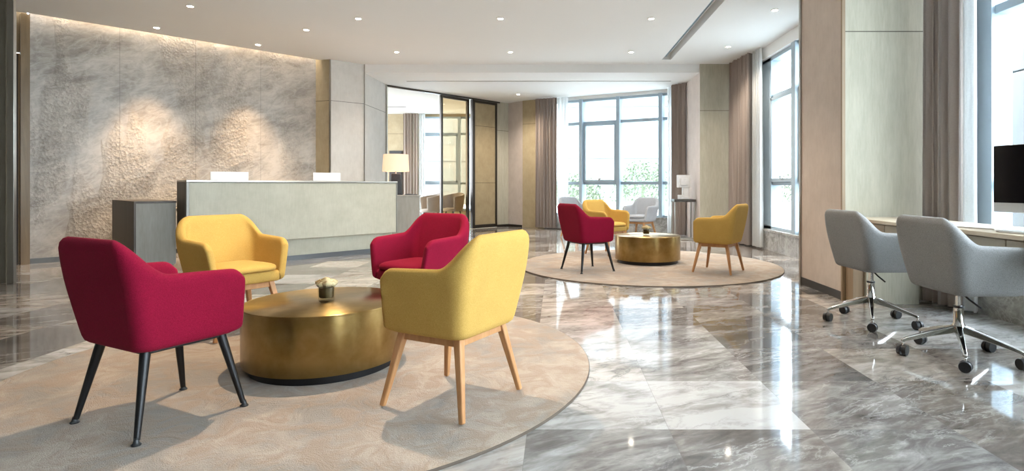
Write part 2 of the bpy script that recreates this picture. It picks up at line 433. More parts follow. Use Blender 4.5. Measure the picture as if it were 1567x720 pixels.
# pillars
m = MB(); m.prism([(2.66, 10.565), (3.62, 10.565), (3.62, 12.3), (2.66, 12.3)], 0, H + .2, 0, [0, 0, 0, 1])
struct(m, 'wall_right', ['olive_panel', 'pinkish_panel'], 'olive panelled pier between the two far windows')
m = MB(); m.prism([(2.58, 5.15), (3.60, 5.15), (3.60, 6.02), (2.58, 6.02)], 0, H, 0, [0, 0, 0, 1])
struct(m, 'wall_right', ['olive_panel', 'tan_panel'], 'tan and olive panelled pier at the end of the desk')
m = MB(); m.box(2.565, 2.60, 6.0, 6.035, 0, H); struct(m, 'trim_3', 'steel_trim')
m = MB(); m.box(2.572, 2.60, 5.135, 5.16, 0, H); struct(m, 'trim_3', 'walnut')
m = MB(); m.box(2.572, 2.585, 5.16, 6.0, 0, .075); struct(m, 'baseboard_right', 'dark_metal')

# window walls
def window(name, p, q, z0, z1, mull, trans, sash, label, depth=.17, jamb=.07, mw=.04):
    """frame from p to q (plan), inside on the right of p>q; mull: distances; sash: indices of panes with an opening light"""
    p, q = Vector(p), Vector(q); W = (q - p).length; d = (q - p).normalized()
    rt = thing(name, label, 'window', (p.x, p.y, 0), math.atan2(d.y, d.x)); rt['kind'] = 'structure'
    f = MB(); f.box(0, jamb, 0, depth, z0, z1); f.box(W - jamb, W, 0, depth, z0, z1); f.box(0, W, 0, depth, z0, z0 + .06); f.box(0, W, 0, depth, z1 - .06, z1)
    for x in mull: f.box(x - mw, x + mw, -.06, depth, z0, z1)
    for z in trans: f.box(0, W, .03, depth - .02, z - .035, z + .035)
    f.build('window_frame', 'alu_frame', rt, bevel=.004)
    xs = [0] + list(mull) + [W]
    g = MB(); g.box(jamb * .5, W - jamb * .5, depth * .62, depth * .62 + .008, z0 + .03, z1 - .03); g.build('window_glass', 'window_glass', rt)
    xs[0] = jamb - .05
    for i in sash:
        a, b = xs[i] + .05, xs[i + 1] - .05; t0, t1 = trans[0] + .02, trans[1] - .02
        s_ = MB(); e = .055
        s_.box(a, a + e, -.01, .06, t0, t1); s_.box(b - e, b, -.01, .06, t0, t1); s_.box(a, b, -.01, .06, t0, t0 + e); s_.box(a, b, -.01, .06, t1 - e, t1)
        so = s_.build('opening_sash', 'alu_frame', rt, bevel=.003)
        h = MB(); h.box((a + b) / 2 - .012, (a + b) / 2 + .012, -.04, -.01, t0 + .04, t0 + .09); h.box((a + b) / 2 - .01, (a + b) / 2 + .05, -.05, -.03, t0 + .07, t0 + .09)
        h.build('sash_handle', 'steel_trim', so)
    return rt
BA = (-.33, 13.98); BB = (2.70, 12.32)          # bay window line
W0 = 3.46
window('window_1', (BA[0], BA[1]), (BB[0], BB[1]), .32, 3.06, [1.06, 2.0, 3.0], [1.09, 2.50], [1], 'wide grey framed window behind the far seating group')
window('window_2', (W0, 10.45), (W0, 6.0), .32, 3.10, [2.25, 3.2, 4.0], [1.07, 2.46], [0, 1], 'tall grey framed window beside tan pier', jamb=1.25, mw=.07)
window('window_3', (W0, 5.0), (W0, -4.0), .32, 3.10, [1.9, 3.3, 4.7, 6.1, 7.5], [1.04, 2.43], [], 'tall grey framed window behind the desk', jamb=.46)
m = MB()
m.box(3.40, 3.62, 6.0, 10.60, 0, .30); m.box(3.42, 3.62, -4.2, 5.15, 0, .30)
pa, pb = Vector(BA), Vector(BB); d = (pb - pa).normalized(); nb = Vector((-d.y, d.x))
m.prism([tuple(pa - nb * .08), tuple(pb - nb * .08), tuple(pb + nb * .2), tuple(pa + nb * .2)], 0, .30)
struct(m, 'wall_sill', 'sill_marble', 'low veined marble upstand beneath the windows')
m = MB()
m.box(3.37, 3.64, 6.03, 10.60, .30, .335); m.box(3.39, 3.64, -4.2, 5.15, .30, .335)
m.prism([tuple(pa - nb * .10), tuple(pb - nb * .10), tuple(pb + nb * .2), tuple(pa + nb * .2)], .30, .335)
struct(m, 'trim_4', 'sill_marble', 'pale window ledge', bevel=.004)
m = MB()
m.box(3.40, 3.62, 6.0, 10.60, 3.10, H + .1); m.box(3.40, 3.62, -4.2, 5.15, 3.10, H + .1)
m.prism([tuple(pa - nb * .02), tuple(pb - nb * .02), tuple(pb + nb * .2), tuple(pa + nb * .2)], 3.06, HS + .1)
struct(m, 'wall_right', 'ceiling_paint', 'white header above the windows')

# room behind the camera
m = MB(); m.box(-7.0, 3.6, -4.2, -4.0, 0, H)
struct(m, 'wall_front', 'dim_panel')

# adjoining room seen through the glass doors
m = MB(); m.box(-7, -3.98, 16.75, 16.95, 0, HS); m.box(-1.9, -.95, 16.75, 16.95, 0, HS); m.box(-3.98, -1.9, 16.75, 16.95, 0, .3); m.box(-3.98, -1.9, 16.75, 16.95, 3.05, HS)
m.box(-6.0, -5.8, 12.0, 16.8, 0, .3); m.box(-5.9, -3.7, 12.0, 12.15, 0, HS)
seg((-1.25, 14.6), (-1.0, 16.8), .15, 0, HS, m)
struct(m, 'wall_back', 'gold_panel', 'gold panelled wall of the adjoining room')
window('window_4', (-3.98, 16.72), (-1.9, 16.72), .30, 3.05, [1.15], [1.10, 2.55], [0], 'grey framed window of the adjoining room', depth=.12)
m = MB(); m.box(-4.86, -4.46, 16.62, 16.76, .70, 2.05)
o = m.build('wall_shelf', 'dark_veneer'); o['kind'] = 'thing'
tag(o, 'dark recessed cabinet on gold wall behind the table lamp', 'cabinet')
for sm in range(3):
    q = MB(); q.box(-4.83, -4.49, 16.60, 16.63, .76 + sm * .44, .765 + .40 + sm * .44); q.build('door_panel', 'black_plastic', o, bevel=.003)

# ------------------------------------------------------------------ curtains
def drape(name, p, q, z0, z1, amp, wl, mat, label, cat, group, th=.006, seed=0):
    p, q = Vector(p), Vector(q); d = q - p; L_ = d.length; d = d / L_; nn = Vector((-d.y, d.x))
    rnd = random.Random(seed); K = max(16, int(L_ / wl * 12)); rows = 7
    ph = [0.0]
    for i in range(K): ph.append(ph[-1] + 2 * PI / 12 * rnd.uniform(.75, 1.25))
    mb = MB(); vs = []
    for s in (-1, 1):
        for r in range(rows):
            tz = r / (rows - 1); z = z0 + (z1 - z0) * tz; am = amp * (1.08 - .25 * tz)
            for i in range(K + 1):
                u = i / K * L_; off = math.sin(ph[i]) * am * (1 + .25 * math.sin(ph[i] * .37 + 1)) + .006 * math.sin(3 * tz + i)
                pt = p + d * (u + .012 * math.sin(ph[i] * 2)) + nn * (off + s * th / 2)
                vs.append((pt.x, pt.y, z))
    n1 = rows * (K + 1); fs = []
    idx = lambda s, r, i: s * n1 + r * (K + 1) + i
    for r in range(rows - 1):
        for i in range(K):
            for s in (0, 1): fs.append([idx(s, r, i), idx(s, r, i + 1), idx(s, r + 1, i + 1), idx(s, r + 1, i)])
        for i in (0, K): fs.append([idx(0, r, i), idx(0, r + 1, i), idx(1, r + 1, i), idx(1, r, i)])
    for r in (0, rows - 1):
        for i in range(K): fs.append([idx(0, r, i), idx(0, r, i + 1), idx(1, r, i + 1), idx(1, r, i)])
    mb.add(vs, fs); o = mb.build(name, mat, smooth=True)
    return tag(o, label, cat, group)
drape('curtain', (-.50, 13.78), (.02, 13.53), .03, HS - .01, .05, .085, 'curtain_cloth', 'brown pleated curtain next to the gold panel in the far corner', 'curtain', 'brown curtains', seed=1)
drape('curtain', (2.40, 11.90), (2.63, 11.60), .03, HS - .01, .05, .085, 'curtain_cloth', 'narrow brown pleated curtain behind the small console table', 'curtain', 'brown curtains', seed=2)
drape('curtain', (3.22, 10.50), (3.29, 9.62), .03, H - .01, .075, .115, 'curtain_cloth', 'brown pleated curtain beside the tall window left of the tan pier', 'curtain', 'brown curtains', seed=3)
drape('curtain', (3.26, 5.06), (3.31, 4.66), .03, H - .01, .06, .085, 'curtain_cloth', 'brown pleated curtain behind the desk', 'curtain', 'brown curtains', seed=4)
drape('curtain', (-4.42, 16.52), (-3.99, 16.52), .03, HS - .01, .05, .085, 'curtain_cloth', 'brown curtain in the adjoining room behind table lamp', 'curtain', 'brown curtains', seed=5)
drape('sheer_curtain', (.03, 13.56), (.26, 13.44), .03, HS - .01, .035, .08, 'sheer_cloth', 'white sheer curtain at the left end of the wide window', 'sheer curtain', 'white sheer curtains', seed=6)
drape('sheer_curtain', (2.36, 12.12), (2.50, 12.00), .03, HS - .01, .03, .07, 'sheer_cloth', 'thin white sheer behind the narrow curtain by console table', 'sheer curtain', 'white sheer curtains', seed=7)
drape('sheer_curtain', (3.31, 9.60), (3.33, 9.26), .03, H - .01, .035, .09, 'sheer_cloth', 'white sheer curtain in front of tall window left of tan pier', 'sheer curtain', 'white sheer curtains', seed=8)
drape('sheer_curtain', (3.31, 4.65), (3.325, 4.50), .03, H - .01, .035, .08, 'sheer_cloth', 'white sheer curtain hanging behind the desk', 'sheer curtain', 'white sheer curtains', seed=9)
drape('sheer_curtain', (-3.98, 16.54), (-3.80, 16.54), .03, HS - .01, .03, .07, 'sheer_cloth', 'white sheer curtain in the adjoining room', 'sheer curtain', 'white sheer curtains', seed=10)

# ------------------------------------------------------------------ glass doors
DD = (Q - P4).normalized(); DA = math.atan2(DD.y, DD.x)
m = MB(); m.box(0, (Q - P4).length - .2, -.03, .03, HS - .035, HS - .002)
struct(m, 'trim_5', 'dark_metal', 'dark door track below the ceiling', loc=(P4.x, P4.y, 0), rz=DA)
def leaf(name, s0, s1, rz, mat, label, bars, fr=.055):
    w = s1 - s0; b = P4 + DD * s0
    rt = thing(name, label, 'door', (b.x, b.y, 0), DA + rz); rt['kind'] = 'structure'
    f = MB(); z1 = HS - .04
    f.box(0, fr, -.03, .03, .01, z1); f.box(w - fr, w, -.03, .03, .01, z1); f.box(0, w, -.03, .03, .01, .09); f.box(0, w, -.03, .03, z1 - .06, z1)
    f.build('door_frame', 'dark_metal', rt, bevel=.004)
    g = MB(); g.box(fr - .01, w - fr + .01, -.008, .008, .08, z1 - .05); g.build('door_pane', mat, rt)
    return rt
leaf('door_2', 1.40, 2.26, .05, 'bronze_glass', 'bronze tinted glass door leaf in dark frame', ())
leaf('door_3', 2.36, 3.14, 0, 'gold_leather', 'gold leather clad door leaf in dark frame', ())
m = MB(); m.box(2.26, 2.275, .02, .05, 0.01, HS - .04); m.box(2.33, 2.36, -.05, .05, .01, HS - .04)
struct(m, 'trim_6', 'dark_metal', loc=(P4.x, P4.y, 0), rz=DA)

# ------------------------------------------------------------------ reception desk
D0 = Vector((-3.57, 7.83)); DU = Vector((.680, .733)); DN = Vector((-.733, .680)); DZ = math.atan2(DU.y, DU.x)
# local frame: x along the desk from D0, y behind it
rt = thing('reception_desk', 'long pale stone fronted reception desk before the relief wall', 'reception desk', (D0.x, D0.y, 0), DZ)
x0, x1 = -1.30, 1.575
m = MB(); m.box(x0 + .03, x1 - .02, 0, .05, .30, 1.07); m.build('front_panel', 'desk_stone', rt, bevel=.004)
m = MB(); m.box(x0 + .05, x1 - .05, .07, .36, .07, .30); m.build('lower_panel', 'desk_stone', rt)
m = MB(); m.box(x0 + .07, x1 - .07, .09, .34, 0, .07); m.build('plinth', 'grey_plinth', rt)
m = MB(); m.box(x0, x1, -.01, .40, 1.075, 1.10); m.build('counter_top', 'steel_trim', rt, bevel=.003)
m = MB(); m.box(x0 + .035, x1 - .02, .05, .38, .30, 1.075); m.build('counter_body', 'dark_veneer', rt)
m = MB(); m.box(x0, x0 + .03, -.006, .055, .30, 1.075); m.build('edge_trim', 'worn_steel', rt, bevel=.003)
m = MB(); m.box(x1 - .02, x1, -.006, .055, .30, 1.075); m.build('edge_trim', 'worn_steel', rt, bevel=.003)
m = MB(); m.box(x0, x0 + .03, .055, .40, .30, 1.075); m.build('side_panel', 'dark_veneer', rt)
m = MB(); m.box(x0 + .06, x1 - .06, .36, 1.0, .70, .74); m.build('worktop', 'desk_veneer', rt)
m = MB(); m.box(x0 + .3, x0 + .34, .40, .98, 0, .70); m.build('worktop_support', 'desk_veneer', rt)
m = MB(); m.box(x1 - .34, x1 - .30, .40, .98, 0, .70); m.build('worktop_support', 'desk_veneer', rt)

rt = thing('side_counter', 'lower grey counter with dark end at the left of reception desk', 'counter', (D0.x, D0.y, 0), DZ)
m = MB(); m.box(-1.745, -1.34, .27, 1.50, .07, .82); m.build('body', ['counter_grey'], rt)
m = MB(); m.box(-1.765, -1.745, .262, 1.52, .03, .845); m.build('end_panel', 'dark_veneer', rt)
m = MB(); m.box(-1.745, -1.335, .262, 1.52, .82, .845); m.build('counter_top', 'dark_veneer', rt, bevel=.002)
m = MB(); m.box(-1.73, -1.36, .30, 1.45, 0, .07); m.build('plinth', 'grey_plinth', rt)
rt = thing('side_counter', 'low grey counter at the right end of reception desk below the table lamp', 'counter', (D0.x, D0.y, 0), DZ)
m = MB(); m.box(1.60, 2.17, .27, 1.0, .07, .85); m.build('body', 'counter_grey', rt)
m = MB(); m.box(1.59, 2.18, .262, 1.01, .85, .875); m.build('counter_top', 'counter_grey', rt, bevel=.002)
m = MB(); m.box(1.63, 2.14, .30, .97, 0, .07); m.build('plinth', 'grey_plinth', rt)

def desk_pt(t, d, z): p = D0 + DU * t + DN * d; return (p.x, p.y, z)
def imac(name, label, loc, rz, w, h, screen_back, group):
    """screen faces local -Y"""
    r = thing(name, label, 'computer', loc, rz, group)
    b = MB(); b.box(-w / 2, w / 2, 0, .012, .11, .11 + h); b.add([(-w / 2, .012, .11), (w / 2, .012, .11), (w / 2, .012, .11 + h), (-w / 2, .012, .11 + h), (-w * .2, .05, .2), (w * .2, .05, .2), (w * .2, .05, .05 + h), (-w * .2, .05, .05 + h)],
          [(4, 5, 6, 7), (0, 1, 5, 4), (1, 2, 6, 5), (2, 3, 7, 6), (3, 0, 4, 7)])
    b.build('housing', screen_back, r, bevel=.003)
    s_ = MB(); s_.box(-w / 2 + .004, w / 2 - .004, -.004, 0, .11 + .062, .11 + h - .004); s_.build('screen', 'black_glass', r)
    f = MB(); f.box(-.09, .09, -.07, .12, 0, .008); f.add([(-.08, .03, .008), (.08, .03, .008), (.08, .05, .008), (-.08, .05, .008), (-.06, .02, .22), (.06, .02, .22), (.06, .035, .22), (-.06, .035, .22)],
          [(0, 1, 2, 3), (4, 5, 6, 7), (0, 1, 5, 4), (1, 2, 6, 5), (2, 3, 7, 6), (3, 0, 4, 7)])
    f.build('stand', 'silver', r, bevel=.002)
    return r
imac('desktop_computer', 'white computer back showing above the desk in front of relief wall', desk_pt(-.63, .62, .74), DZ + PI, .47, .37, 'white_plastic', 'reception computers')
imac('desktop_computer', 'white computer back showing above the desk in front of pale panels', desk_pt(.73, .62, .74), DZ + PI, .43, .38, 'white_plastic', 'reception computers')

lx, ly, lz = desk_pt(1.93, .62, .875)
rt = thing('table_lamp', 'lit table lamp with drum shade and dark block base', 'lamp', (lx, ly, lz), .3)
m = MB(); m.lathe([(.215, .395), (.222, .395), (.205, .685), (.198, .685)], n=40); m.f = m.f[:-2]; m.mi = m.mi[:-2]
n_ = 40; m.f += [[i, (i + 1) % n_, 3 * n_ + (i + 1) % n_, 3 * n_ + i] for i in range(n_)]; m.mi += [0] * n_
m.build('lamp_shade', 'lamp_shade', rt, smooth=True)
m = MB(); m.add([(-.10, -.06, .02), (.10, -.06, .02), (.10, .06, .02), (-.10, .06, .02), (-.075, -.045, .36), (.075, -.045, .36), (.075, .045, .36), (-.075, .045, .36)], [(3, 2, 1, 0), (4, 5, 6, 7), (0, 1, 5, 4), (1, 2, 6, 5), (2, 3, 7, 6), (3, 0, 4, 7)])
m.build('base', 'dark_stone', rt, bevel=.006)
m = MB(); m.box(-.11, .11, -.07, .07, 0, .02); m.build('foot', 'black_metal', rt)
m = MB(); m.tube((0, 0, .36), (0, 0, .50), .010); m.tube((0, 0, .46), (0, 0, .54), .028); m.build('stem', 'steel_trim', rt, smooth=True)
l = bpy.data.lights.new('lamp_bulb', 'POINT'); l.energy = 4; l.color = (1, .56, .30); l.shadow_soft_size = .05
o = bpy.data.objects.new('lamp_bulb', l); C.objects.link(o); o.parent = rt; o.location = (0, 0, .58)
bx, by, bz = desk_pt(2.08, .40, .875)
m = MB(); m.box(-.10, .10, -.05, .05, 0, .012); m.box(-.09, .02, -.04, .04, .012, .02)
tag(m.build('tray', 'black_plastic', loc=(bx, by, bz), rz=.4, bevel=.003), 'small black tray lying on the low counter beside the table lamp', 'tray')

# ------------------------------------------------------------------ rugs and brass tables
def rug(R, x, y, label):
    m = MB(); m.lathe([(.01, .0), (R - .004, 0), (R, .004), (R - .002, .012), (R - .012, .0145), (R - .03, .015), (R - .08, .015), (.01, .015)], n=160)
    o = tag(m.build('round_rug', 'rug_pile', loc=(x, y, .0005), smooth=True), label, 'rug', 'round rugs')
    e = MB(); e.lathe([(R - .002, 0), (R + .0015, 0), (R + .002, .008), (R + .0005, .0115), (R - .002, .0115)], n=160); e.f = e.f[:-2]; e.mi = e.mi[:-2]  # thin dark brown ring following the outer edge of the rug
    e.build('edge_ring', 'rug_edge_brown', o, smooth=True)['label'] = 'thin dark brown ring round the rug edge'
    return o
rug(1.56, -1.37, 3.31, 'large round beige grey rug under the nearer brass table')
rug(1.66, 1.19, 7.45, 'large round beige grey rug under the farther brass table')
RZ = .016
def drum_table(x, y, label):
    r = thing('coffee_table', label, 'coffee table', (x, y, RZ), 0, 'brass drum coffee tables')
    m = MB(); m.lathe([(.395, .0), (.395, .05), (.39, .05)], n=64); m.build('base', 'black_metal', r, smooth=True)
    m = MB(); m.lathe([(.41, .045), (.428, .045), (.43, .048), (.43, .346), (.42, .346)], n=96); m.build('drum', 'brass_side', r, smooth=True)
    m = MB(); m.lathe([(.41, .346), (.431, .346), (.432, .349), (.431, .355), (.428, .357), (.001, .357)], n=96); m.build('tabletop', 'brass_top', r, smooth=True)
    return r
T1 = (-1.33, 3.29); T2 = (1.22, 7.63)
drum_table(*T1, 'brass drum coffee table between the four nearer chairs')
drum_table(*T2, 'brass drum coffee table on the farther rug')

def posy(x, y, z, label, s=1.0):
    r = thing('flower_arrangement', label, 'flowers', (x, y, z), .3, 'rose posies on the brass tables')
    m = MB(); m.lathe([(.012, 0), (.040, 0), (.044, .006), (.047, .085), (.044, .085), (.041, .016), (.012, .014)], n=32); m.build('glass_cup', 'clear_glass', r, smooth=True)
    m = MB(); m.lathe([(.01, .020), (.036, .020), (.040, .026), (.0415, .078), (.01, .079)], n=28); m.build('leaf_lining', 'leaf_wrap', r, smooth=True)
    rr = random.Random(3)
    for (a, b, c, q) in ((0, 0, .112, .034), (.034, .008, .103, .028), (-.032, .012, .104, .028), (.008, -.034, .102, .028), (-.006, .036, .102, .027), (-.028, -.026, .098, .023), (.030, -.026, .098, .022)):
        m = MB()
        for k in range(4):          # spiralling cupped petals round a bud
            rad = q * (.35 + .22 * k); np_ = 3 + k
            for t in range(np_):
                an = 2 * PI * t / np_ + k * .7; vs = []; fs = []
                for i in range(5):
                    for j in range(4):
                        th = an + (i / 4 - .5) * 2 * PI / np_ * 1.35; h = (j / 3)
                        rad2 = rad * (.55 + .5 * math.sin(h * PI * .62)) ; hh = q * (-.6 + 1.25 * h * (1 - .10 * k)) - q * .1 * (i - 2) ** 2 / 4
                        vs.append((a + rad2 * math.cos(th), b + rad2 * math.sin(th), c + hh))
                for i in range(4):
                    for j in range(3): fs.append([i * 4 + j, (i + 1) * 4 + j, (i + 1) * 4 + j + 1, i * 4 + j + 1])
                m.add(vs, fs)
        m.lathe([(.2 * q, -.5 * q), (.6 * q, -.2 * q), (.35 * q, .45 * q), (.05 * q, .6 * q)], (a, b, c), 10)
        m.build('rose', 'cream_petal', r, smooth=True)
    return r
f1 = posy(-1.315, 3.27, RZ + .357, 'cream rose posy in glass cup on the nearer brass table')
dup(f1, (1.20, 7.60, RZ + .357), 1.1, 'cream rose posy in glass cup on the farther brass table')

# ------------------------------------------------------------------ tub chairs
def shell_mesh(zb=.352, zt=.80, za=.652, w0=.235, w1=.288, wt=.25, b0=.215, bt=.300, f0=.212, f1=.196, th=.048):
    """upholstered tub: path from the right arm front, round the back, to the left arm front"""
    def lerp(a, b, t): return a + (b - a) * t
    def sm(t): t = max(0, min(1, t)); return t * t * (3 - 2 * t)
    NC = 4; RC = .055
    su = [0, .035, .09, .18, .32, .48, .64, .76, .83, .89, .95]
    bu = [1, .95, .89, .80, .66, .45, .22, 0]          # across the back as a share of the half width
    prm = [('s', 1, t) for t in su] + [('c', 1, i / NC) for i in range(NC)] + [('b', 1, u) for u in bu] + [('b', -1, u) for u in bu[:-1][::-1]] + \
          [('c', -1, 1 - i / NC) for i in range(1, NC + 1)] + [('s', -1, t) for t in su[::-1]]
    prm = [q for i, q in enumerate(prm) if not (q[0] == 'c' and q[1] == -1 and q[2] == 0 and False)]
    def plan(k, sg, t, w, b, f, r):
        if k == 's': return Vector((sg * w, lerp(f, -b + r, t)))
        if k == 'c': return Vector((sg * (w - r + r * math.cos(t * PI / 2)), -b + r - r * math.sin(t * PI / 2)))
        return Vector((sg * (w - r) * t, -b))
    HW = w1 - RC
    def ztop(k, t):
        if k == 's': q = RC * PI / 2 + (1 - t) * .43
        elif k == 'c': q = (1 - t) * RC * PI / 2
        else: q = (t - 1) * HW
        q0, q1 = .004, .158                                      # the slope runs from the flat top round the corner on to the arm
        e = max(0, min(1, (q1 - q) / (q1 - q0))); e = e - .075 * math.sin(2 * PI * e)
        arm = za - .014 * max(0, (q - q1)) / .35
        z = lerp(arm, zt, e)
        if k == 's' and t < .10: z -= .034 * (1 - t / .10) ** 2
        return z
    levels = [0, .10, .35, .62, .87, .97]
    def prof(z):
        ta = min(1, max(0, (z - zb) / (za - zb)))
        w = lerp(w0, w1, ta ** .85) - .035 * max(0, min(1, (z - za) / (zt - za))); b = lerp(b0, bt, max(0, min(1, (z - zb) / (zt - zb)))); f = lerp(f0, f1, ta)
        return w, b, f
    pts = []
    for (k, sg, t) in prm:
        top = ztop(k, t); outer = []; inner = []; lift = .014 * max(0, 1 - t / .12) ** 2 if k == 's' else 0
        for lv in levels:
            z = lerp(zb + lift, top, lv); w, b, f = prof(z); outer.append((plan(k, sg, t, w, b, f, RC), z))
        for lv in levels:
            z = lerp(zb + .05, top, lv); w, b, f = prof(z); w -= th; b -= th + .014 * (1 - lv)
            inner.append((plan(k, sg, t, w, b, f - .006, RC * .8), z))
        rim = ((outer[-1][0] + inner[-1][0]) / 2, top + .012)
        low = outer[0]; und = (low[0] * .90, zb - .012 + lift * .6)
        ring = [und] + outer + [rim] + inner[::-1]
        pts.append([(p.x, p.y, z) for p, z in ring])
    m = MB(); nr = len(pts[0])
    m.v = [p for c in pts for p in c]
    for i in range(len(pts) - 1):
        for j in range(nr - 1):
            m.f.append([i * nr + j, (i + 1) * nr + j, (i + 1) * nr + j + 1, i * nr + j + 1]); m.mi.append(0)
    # rounded arm ends: a slimmer copy of the end section pushed forward
    k = len(levels)
    for c in (0, len(pts) - 1):
        sec = pts[c]; o = len(m.v)
        cx = sum(p[0] for p in sec) / nr
        for j, p in enumerate(sec):
            q = sec[nr - j] if 0 < j < nr and j != k + 1 else p
            mx = (p[0] + q[0]) / 2
            m.v.append((mx + (p[0] - mx) * .62, p[1] + .012, p[2] - (.006 if j > k - 1 and j < k + 4 else 0)))
        for j in range(nr - 1): m.f.append([c * nr + j, c * nr + j + 1, o + j + 1, o + j]); m.mi.append(0)
        for j in range(1, k): m.f.append([o + j, o + j + 1, o + nr - j - 1, o + nr - j]); m.mi.append(0)
        m.f.append([o + k, o + k + 1, o + k + 2]); m.mi.append(0)
        m.f.append([o, o + 1, o + nr - 1]); m.mi.append(0)
    # underside
    n = len(pts); m.f.append([i * nr for i in range(n)]); m.mi.append(0)
    return m
def pad(w, b, f, z0, z1, r=.08, crown=.014, wf=None):
    """cushion outline: rounded rectangle, wider at the front, crowned top"""
    out = []; wf = wf or w
    def arc(cx, cy, a0): return [(cx + r * math.cos(a0 + i * PI / 8), cy + r * math.sin(a0 + i * PI / 8)) for i in range(5)]
    out = arc(wf - r, f - r, 0) + arc(-wf + r, f - r, PI / 2) + arc(-w + r, -b + r, PI) + arc(w - r, -b + r, 1.5 * PI)
    n = len(out); m = MB(); rings = [(.94, z0), (1.0, z0 + .012), (1.0, z1 - .018), (.97, z1 - .004), (.80, z1 + crown * .55), (.45, z1 + crown)]
    for k, z in rings: m.v += [(x * k, y * k, z) for x, y in out]
    for a in range(len(rings) - 1):
        for i in range(n): m.f.append([a * n + i, a * n + (i + 1) % n, (a + 1) * n + (i + 1) % n, (a + 1) * n + i]); m.mi.append(0)
    m.f.append(list(range(n))[::-1]); m.mi.append(0); m.f.append([(len(rings) - 1) * n + i for i in range(n)]); m.mi.append(0)
    return m
SHELL = dict()
def tub_chair(fabric_, legs, label, loc, rz, group):
    r = thing('tub_chair', label, 'chair', loc, rz, group)
    shell_mesh().build('shell', fabric_, r, smooth=True, subsurf=1)
    pad(.205, .155, .212, .340, .425, .03, .004, .220).build('seat_base', fabric_, r, smooth=True, subsurf=1)
    pad(.186, .16, .232, .418, .466, .07, .018, .200).build('seat_cushion', fabric_, r, smooth=True, subsurf=1)
    for sx in (1, -1):
        for sy in (1, -1):
            top = (sx * .165, sy * .155, .352); bot = (sx * .235, sy * .225, .0)
            m = MB()
            if legs == 'oak':
                bot = (bot[0], bot[1], .005); m.tube(bot, top, .0165, .027, 4, square=True); leg = m.build('leg', 'oak', r, bevel=.005)
            else:
                f = Vector(bot) + (Vector(top) - Vector(bot)) * .05
                m.tube(f, top, .0115, .0205, 16); leg = m.build('leg', 'black_metal', r, smooth=True)
                g = MB(); g.lathe([(.017, 0), (.018, .004), (.012, .010), (.008, .024), (.008, .028)], (bot[0], bot[1], 0), 16); g.build('foot', 'black_plastic', leg, smooth=True)
    m = MB(); mt = 'oak' if legs == 'oak' else 'black_metal'; z0, z1 = (.305, .350) if legs == 'oak' else (.328, .350)
    q = .172; w = .011
    for sg in (1, -1):
        m.box(-q, q, sg * .158 - w, sg * .158 + w, z0, z1); m.box(sg * .168 - w, sg * .168 + w, -.158, .158, z0, z1)
    m.build('under_frame', mt, r, bevel=.004)
    return r
red = tub_chair('red_fabric', 'metal', 'crimson tub chair seen from behind at the left of the nearer brass table', (-1.75, 2.54, RZ), face(.45, .89), 'crimson tub chairs')
yel = tub_chair('yellow_fabric', 'oak', 'yellow tub chair seen from behind at the right of the nearer brass table', (-.49, 2.73, RZ), face(-.89, .46), 'yellow tub chairs')
gry = tub_chair('pale_grey_fabric', 'oak', 'light grey tub chair before the window right of a yellow one', (1.62, 11.0, 0), face(-.62, -.78), 'grey tub chairs by the far window')
dup(red, (-1.0, 4.15, RZ), face(-.49, -.87), 'crimson tub chair facing the camera beyond the nearer brass table')
dup(red, (.377, 6.89, RZ), face(.87, .48), 'crimson tub chair beside the farther brass table')
dup(yel, (-2.24, 3.98, RZ), face(.83, -.56), 'yellow tub chair facing the table in front of the reception desk')
dup(yel, (1.92, 6.76, RZ), face(-.82, .57), 'yellow tub chair with its side to us right of the farther brass table')
dup(yel, (.76, 8.48, RZ), face(.70, -.71), 'yellow tub chair behind the farther brass table')
dup(gry, (.42, 11.5, 0), face(.66, -.75), 'light grey tub chair before the window behind a crimson one')

def lounge_chair(label, loc, rz):
    r = thing('lounge_chair', label, 'chair', loc, rz, 'beige chairs of the adjoining room')
    m = MB(); K = 25; vs = []; rows = [(.42, 0), (.55, .012), (.72, .03), (.85, .045), (.865, .03)]
    for s in (0, 1):
        for z, dr in rows:
            for i in range(K):
                a = -.25 * PI + 1.5 * PI * i / (K - 1); rad = .25 + dr - s * .04
                dz = (z - .42) * (1 - .25 * abs(i / (K - 1) - .5) * 2); vs.append((rad * math.cos(a + PI), rad * math.sin(a + PI), .42 + dz))
    fs = []; n1 = K * len(rows)
    for q in range(len(rows) - 1):
        for i in range(K - 1):
            for s in (0, 1): fs.append([s * n1 + q * K + i, s * n1 + q * K + i + 1, s * n1 + (q + 1) * K + i + 1, s * n1 + (q + 1) * K + i])
        for i in (0, K - 1): fs.append([q * K + i, (q + 1) * K + i, n1 + (q + 1) * K + i, n1 + q * K + i])
    for q in (0, len(rows) - 1):
        for i in range(K - 1): fs.append([q * K + i, q * K + i + 1, n1 + q * K + i + 1, n1 + q * K + i])
    m.add(vs, fs); m.build('backrest', 'beige_fabric', r, smooth=True, subsurf=1)
    m = MB(); m.lathe([(.20, .40), (.24, .405), (.25, .43), (.24, .47), (.18, .485)], n=32); m.build('seat', 'beige_fabric', r, smooth=True)
    for k in range(4):
        a = PI / 4 + k * PI / 2; m = MB(); m.tube((.25 * math.cos(a), .25 * math.sin(a), 0), (.17 * math.cos(a), .17 * math.sin(a), .40), .012, .018); m.build('leg', 'dark_veneer', r, smooth=True)
    return r
lc = lounge_chair('beige round backed chair seen through the doorway right of the table lamp', (-2.98, 13.6, 0), 2.2)
dup(lc, (-2.58, 14.3, 0), 2.6, 'beige round backed chair behind the bronze glass door leaf')
dup(lc, (-3.75, 14.2, 0), -.8, 'beige round backed chair mostly hidden behind the low counter with the lamp')

